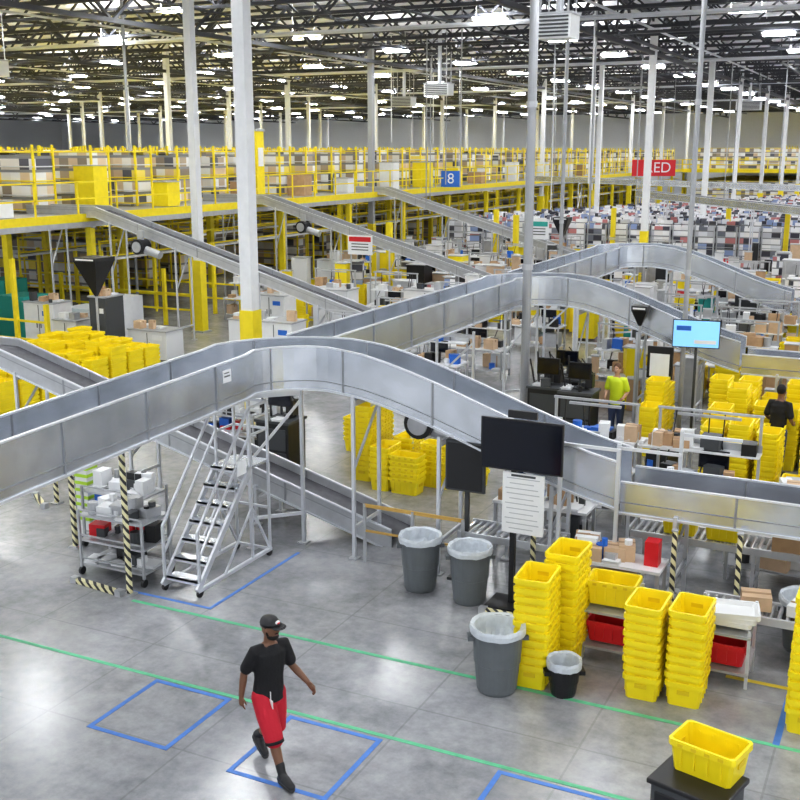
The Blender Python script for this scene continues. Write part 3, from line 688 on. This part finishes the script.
def sign(name,x,y,z,w,h,m,text,tm,rot,hang=11.9,ts=None):
    e=bpy.data.objects.new(name,None); COL.objects.link(e); e.location=(x,y,z); e.rotation_euler[2]=rot
    b=B(); b.cb((0,0,0),(w,.04,h),m)
    for s in (-1,1): b.bar((s*w*.4,0,h/2),(s*w*.4,0,hang-z),.02,.02,STEEL)
    b.obj('panel',e)
    c=bpy.data.curves.new('letters','FONT'); c.body=text; c.size=ts or h*.9; c.align_x='CENTER'; c.align_y='CENTER'; c.extrude=.004; c.materials.append(tm)
    t=bpy.data.objects.new('letters',c); COL.objects.link(t); t.parent=e; t.location=(.25 if w>2 else 0,-.03,0); t.rotation_euler=(math.pi/2,0,0)
sign('red_banner',-15.9,69,5.0,2.7,1.0,REDB,'RED',WHT,.4)
sign('blue_sign',-24.6,57,4.5,1.1,.9,BLUS,'8',WHT,.4)
for (X,Y,Z,w,h,m1) in ((-14.9,44,2.8,.9,.8,TEAL),(-18.7,35,2.7,1.0,.7,REDB)):
    b=B(); b.cb((X,Y,Z),(w,.04,h),WHT); b.cb((X,Y-.024,Z+h*.3),(w*.9,.006,h*.25),m1)
    for k in range(3): b.cb((X,Y-.024,Z+h*.05-k*h*.15),(w*.7,.006,h*.05),DGR)
    b.bar((X-w*.4,Y+.03,0),(X-w*.4,Y+.03,Z),.04,.04,STEEL); b.bar((X+w*.4,Y+.03,0),(X+w*.4,Y+.03,Z),.04,.04,STEEL); b.obj('information_sign')
# ------------------------------------------------------------ people
SKIN=mat('skin_dark',(.2,.10,.06),.45); SKIN2=mat('skin_light',(.55,.33,.24),.5)
HAIR=mat('hair_black',(.012,.01,.009),.7); BSH=mat('shirt_black',(.014,.014,.016),.8,bump=.3,scale=18); RSH=mat('shorts_red',(.5,.015,.035),.75,bump=.3,scale=14)
SOLE=mat('shoe_sole',(.05,.05,.05),.6); EYE=mat('eye_white',(.7,.68,.65),.3); LIP=mat('lip',(.2,.08,.07),.5); BADGE=mat('badge_white',(.8,.8,.8),.4)
def hand(b,w,d,side,palm,m,curl=.35):
    w=Vector(w);d=Vector(d).normalized();s=Vector(side); s=(s-d*s.dot(d)).normalized(); pn=d.cross(s)
    if pn.dot(Vector(palm))<0: pn=-pn
    b.tube([w-d*.03,w+d*.03,w+d*.085],[.026,.034,.036],m,flat=.75)
    for i,(o,L) in enumerate(((.029,.07),(.010,.08),(-.009,.074),(-.027,.058))):
        p=w+d*.085+s*o; c=curl+.1*i
        q1=p+(d*math.cos(c*.5)+pn*math.sin(c*.5))*L*.45; q2=q1+(d*math.cos(c*1.3)+pn*math.sin(c*1.3))*L*.32; q3=q2+(d*math.cos(c*2)+pn*math.sin(c*2))*L*.25
        b.tube([p-d*.02,p,q1,q2,q3],[.0095,.0098,.009,.0085,.0075],m,n=8)
    p=w+d*.025+s*.025; q1=p+(d*.6+s*.75).normalized()*.04+pn*.01; q2=q1+(d*.95+s*.25).normalized()*.032+pn*.008
    b.tube([p,q1,q2],[.014,.011,.009],m,n=8)
def person(name,loc,rot,J,skin,shirt,pants,shoe,cap=None,headturn=0,shortleg=True,hair=HAIR,scale=1,vox=.008,sleeve=.8,stripe=None,badge=False,beard=True):
    e=bpy.data.objects.new(name,None); COL.objects.link(e); e.location=loc; e.rotation_euler[2]=rot; e.scale=(scale,)*3
    b=B(); V=Vector
    hx,hy,hz=J['hip']; lean=J.get('lean',.03)
    b.rings_z([(hz-.06,.09,.13,hx,0),(hz,.105,.15,hx,0),(hz+.15,.09,.125,hx+lean*.3,0),(hz+.38,.10,.15,hx+lean*.7,0),(hz+.5,.09,.16,hx+lean,0),(hz+.56,.06,.09,hx+lean,0)],skin,20)
    nb=V((hx+lean,0,hz+.53)); hc=V((hx+lean+.025,0,hz+.73))
    b.tube([nb,hc-V((.015,0,.06))],[.06,.056],skin)
    H=Matrix.Rotation(headturn,3,'Z'); 
    def hp(x,y,z): return hc+H@V((x,y,z))
    b.ell(hc,(.098,.076,.115),skin,18,12,H); b.ell(hp(.022,0,-.055),(.072,.058,.068),skin,16,10,H)
    b.tube([hp(.085,0,.015),hp(.108,0,-.018)],[.010,.016],skin,n=8)
    b.tube([hp(.078,-.03,.032),hp(.09,0,.03),hp(.078,.03,.032)],[.01,.011,.01],skin,n=8)
    for s in (-1,1): b.ell(hp(-.005,s*.078,-.01),(.022,.012,.032),skin,10,7,H)
    for s in (-1,1):
        k='L' if s>0 else 'R'
        sh,el,wr,hd=[V(q) for q in J['arm'+k]]
        b.tube([V((hx+lean,s*.11,sh.z+.01)),sh,(sh*.6+el*.4),el,(el*.65+wr*.35),wr],[.055,.054,.047,.04,.041,.028],skin)
        d=(hd-wr); hand(b,wr,d,V((.9,0,.2)),V((0,-s,0)),skin)
        hp_,kn,an,toe=[V(q) for q in J['leg'+k]]
        b.tube([hp_,hp_*.5+kn*.5,kn,kn*.62+an*.38+V((-.015,0,0)),an],[.085,.075,.056,.057,.038],skin if shortleg else pants)
    bo=b.obj('body',e); remesh(bo,vox)
    b=B()
    b.rings_z([(hz-.08,.14,.18,hx,0),(hz+.05,.13,.17,hx,0),(hz+.18,.12,.16,hx+lean*.4,0),(hz+.34,.128,.178,hx+lean*.7,0),(hz+.46,.118,.186,hx+lean,0),(hz+.52,.09,.13,hx+lean,0),(hz+.555,.068,.075,hx+lean,0)],shirt,24)
    for s in (-1,1):
        sh,el,wr,hd=[V(q) for q in J['arm'+('L' if s>0 else 'R')]]
        en=sh.lerp(el,sleeve); b.tube([V((hx+lean,s*.09,sh.z)),sh,sh.lerp(el,.4),en],[.07,.069,.067,.068],shirt,n=16)
    so=b.obj('shirt',e); remesh(so,.011)
    b=B()
    b.rings_z([(hz-.12,.12,.165,hx,0),(hz-.02,.13,.172,hx,0),(hz+.07,.12,.16,hx,0)],pants,24)
    for s in (-1,1):
        h_,kn,an,toe=[V(q) for q in J['leg'+('L' if s>0 else 'R')]]
        if shortleg: b.tube([h_,h_.lerp(kn,.5),kn,kn.lerp(an,.12)],[.112,.115,.10,.095],pants,n=16)
        else: b.tube([h_,h_.lerp(kn,.5),kn,kn.lerp(an,.5),an],[.105,.095,.075,.068,.06],pants,n=16)
    po=b.obj('trousers',e); remesh(po,.011)
    for s in (-1,1):
        h_,kn,an,toe=[V(q) for q in J['leg'+('L' if s>0 else 'R')]]
        b=B(); f=(toe-an)
        heel=an+ (V((0,0,-1))*.045) - V((f.x,f.y,0)).normalized()*.03
        b.tube([kn.lerp(an,.72),an],[.05,.045],shoe,n=14)
        b.tube([heel,heel.lerp(toe,.45)+V((0,0,.02)),toe],[.048,.052,.042],shoe,n=14); b.tube([an,heel.lerp(toe,.4)+V((0,0,.02))],[.05,.048],shoe,n=14)
        q=b.obj('shoe_'+('left' if s>0 else 'right'),e); remesh(q,.009)
        b=B(); dn=V((0,0,-.028)); b.tube([heel+dn,heel.lerp(toe,.5)+dn,toe+dn*.9],[.04,.044,.038],SOLE,n=12,flat=1); 
        b.obj('sole_'+('left' if s>0 else 'right'),e)
    b=B()
    for s in (-1,1): b.ell(hp(.082,s*.03,.012),(.012,.014,.009),EYE,10,6); b.ell(hp(.0925,s*.03,.012),(.004,.006,.006),HAIR,8,6)
    for s in (-1,1): b.tube([hp(.092,s*.016,.034),hp(.086,s*.045,.036)],[.005,.004],HAIR,n=6)
    b.tube([hp(.086,-.022,-.055),hp(.096,0,-.053),hp(.086,.022,-.055)],[.006,.008,.006],LIP,n=8)
    b.obj('face_features',e,True)
    b=B()
    if beard:
        b.ell(hp(.03,0,-.085),(.07,.06,.045),hair,16,8,H); b.tube([hp(.088,-.03,-.04),hp(.1,0,-.036),hp(.088,.03,-.04)],[.005,.007,.005],hair,n=6)
        for s in (-1,1): b.tube([hp(.0,s*.07,.02),hp(.02,s*.064,-.06)],[.012,.014],hair,n=8)
    if cap:
        b.obj('beard',e,True)
        b=B()
        rg=[]
        for (z,k) in ((.03,1.12),(.06,1.12),(.09,1.0),(.115,.78),(.13,.45),(.136,.12)):
            rg.append([hp(.098*k*math.cos(2*math.pi*j/20)-.004,.08*k*math.sin(2*math.pi*j/20),z) for j in range(20)])
        b.loft(rg,cap)
        n=9
        ring_in=[hp(.1*math.cos(a),.084*math.sin(a),.045) for a in [math.radians(-60+120*i/(n-1)) for i in range(n)]]
        ring_out=[hp(.1+.085*math.cos(a)*1.0,.082*math.sin(a*1.15),.028) for a in [math.radians(-75+150*i/(n-1)) for i in range(n)]]
        for i in range(n-1):
            P=[ring_in[i],ring_out[i],ring_out[i+1],ring_in[i+1]]; up=V((0,0,.008)); b.hexa(P+[p+up for p in P],cap)
        b.obj('cap',e,True)
        b=B(); c0=hp(.1,0,.08); b.ell(c0,(.014,.032,.02),BADGE,12,6,H); b.ell(hp(.109,0,.074),(.009,.022,.009),REDB,12,6,H); b.obj('cap_patch',e,True)
    else:
        b.ell(hp(-.018,0,.03),(.1,.086,.105),hair,16,10,H)
        b.obj('hair',e,True)
    if badge:
        b=B(); b.bar((hx+.13,-.06,hz+.06),(hx+.145,-.07,hz-.08),.015,.004,BADGE); b.bar((hx+.155,-.07,hz-.02),(hx+.157,-.07,hz-.11),.06,.005,BADGE); b.obj('id_badge',e)
    if stripe:
        b=B()
        for s in (-1,1):
            h_,kn,an,toe=[V(q) for q in J['leg'+('L' if s>0 else 'R')]]
            a=kn.lerp(an,.10); c=kn.lerp(an,.18)
            b.cyl(a,c,.099,stripe,n=20)
        b.obj('shorts_trim',e,True)
    return e
walk={'hip':(0,0,.90),'lean':.04,
 'armR':[(.03,-.17,1.40),(-.09,-.23,1.14),(-.12,-.255,.88),(-.12,-.255,.80)],
 'armL':[(.05,.17,1.40),(.06,.25,1.14),(.27,.31,1.00),(.34,.32,.96)],
 'legR':[(0,-.085,.88),(.20,-.085,.50),(.34,-.08,.115),(.52,-.09,.07)],
 'legL':[(0,.085,.88),(.0,.085,.46),(-.36,.07,.22),(-.21,.07,.05)]}
person('walking_man',(-5.44,8.17,0),math.radians(-24),walk,SKIN,BSH,RSH,BLK,cap=BLK,headturn=.3,stripe=BSH,badge=True,scale=.96)
stand={'hip':(0,0,.93),'lean':.03,
 'armR':[(.03,-.18,1.42),(.0,-.25,1.15),(.2,-.2,1.02),(.29,-.18,1.0)],
 'armL':[(.03,.18,1.42),(.0,.25,1.15),(.2,.2,1.02),(.29,.18,1.0)],
 'legR':[(0,-.09,.9),(.02,-.1,.5),(0,-.1,.09),(.16,-.12,.045)],
 'legL':[(0,.09,.9),(.02,.1,.5),(0,.1,.09),(.16,.12,.045)]}
JEAN=mat('jeans',(.05,.07,.14),.8); BRH=mat('hair_brown',(.12,.06,.03),.7)
person('warehouse_worker',(-5.62,22.1,0),-1.7,stand,SKIN2,HIV,JEAN,BLK,shortleg=False,hair=BRH,scale=.95,vox=.012,beard=False)
person('warehouse_worker',(-2.2,20.9,0),1.2,stand,SKIN,BSH,JEAN,BLK,shortleg=False,vox=.012,beard=False)
# ------------------------------------------------------------ world, camera
w=bpy.data.worlds.new('World'); S.world=w; w.use_nodes=True
w.node_tree.nodes['Background'].inputs[0].default_value=(.93,.965,1,1); w.node_tree.nodes['Background'].inputs[1].default_value=1.2
cam=bpy.data.cameras.new('camera'); co=bpy.data.objects.new('camera',cam); COL.objects.link(co)
cam.lens=48.24; cam.sensor_width=36; cam.clip_end=400; cam.clip_start=.1
co.location=(0,0,6.1); co.rotation_euler=(math.radians(90)-math.atan(250/1072),0,math.radians(26))
S.camera=co
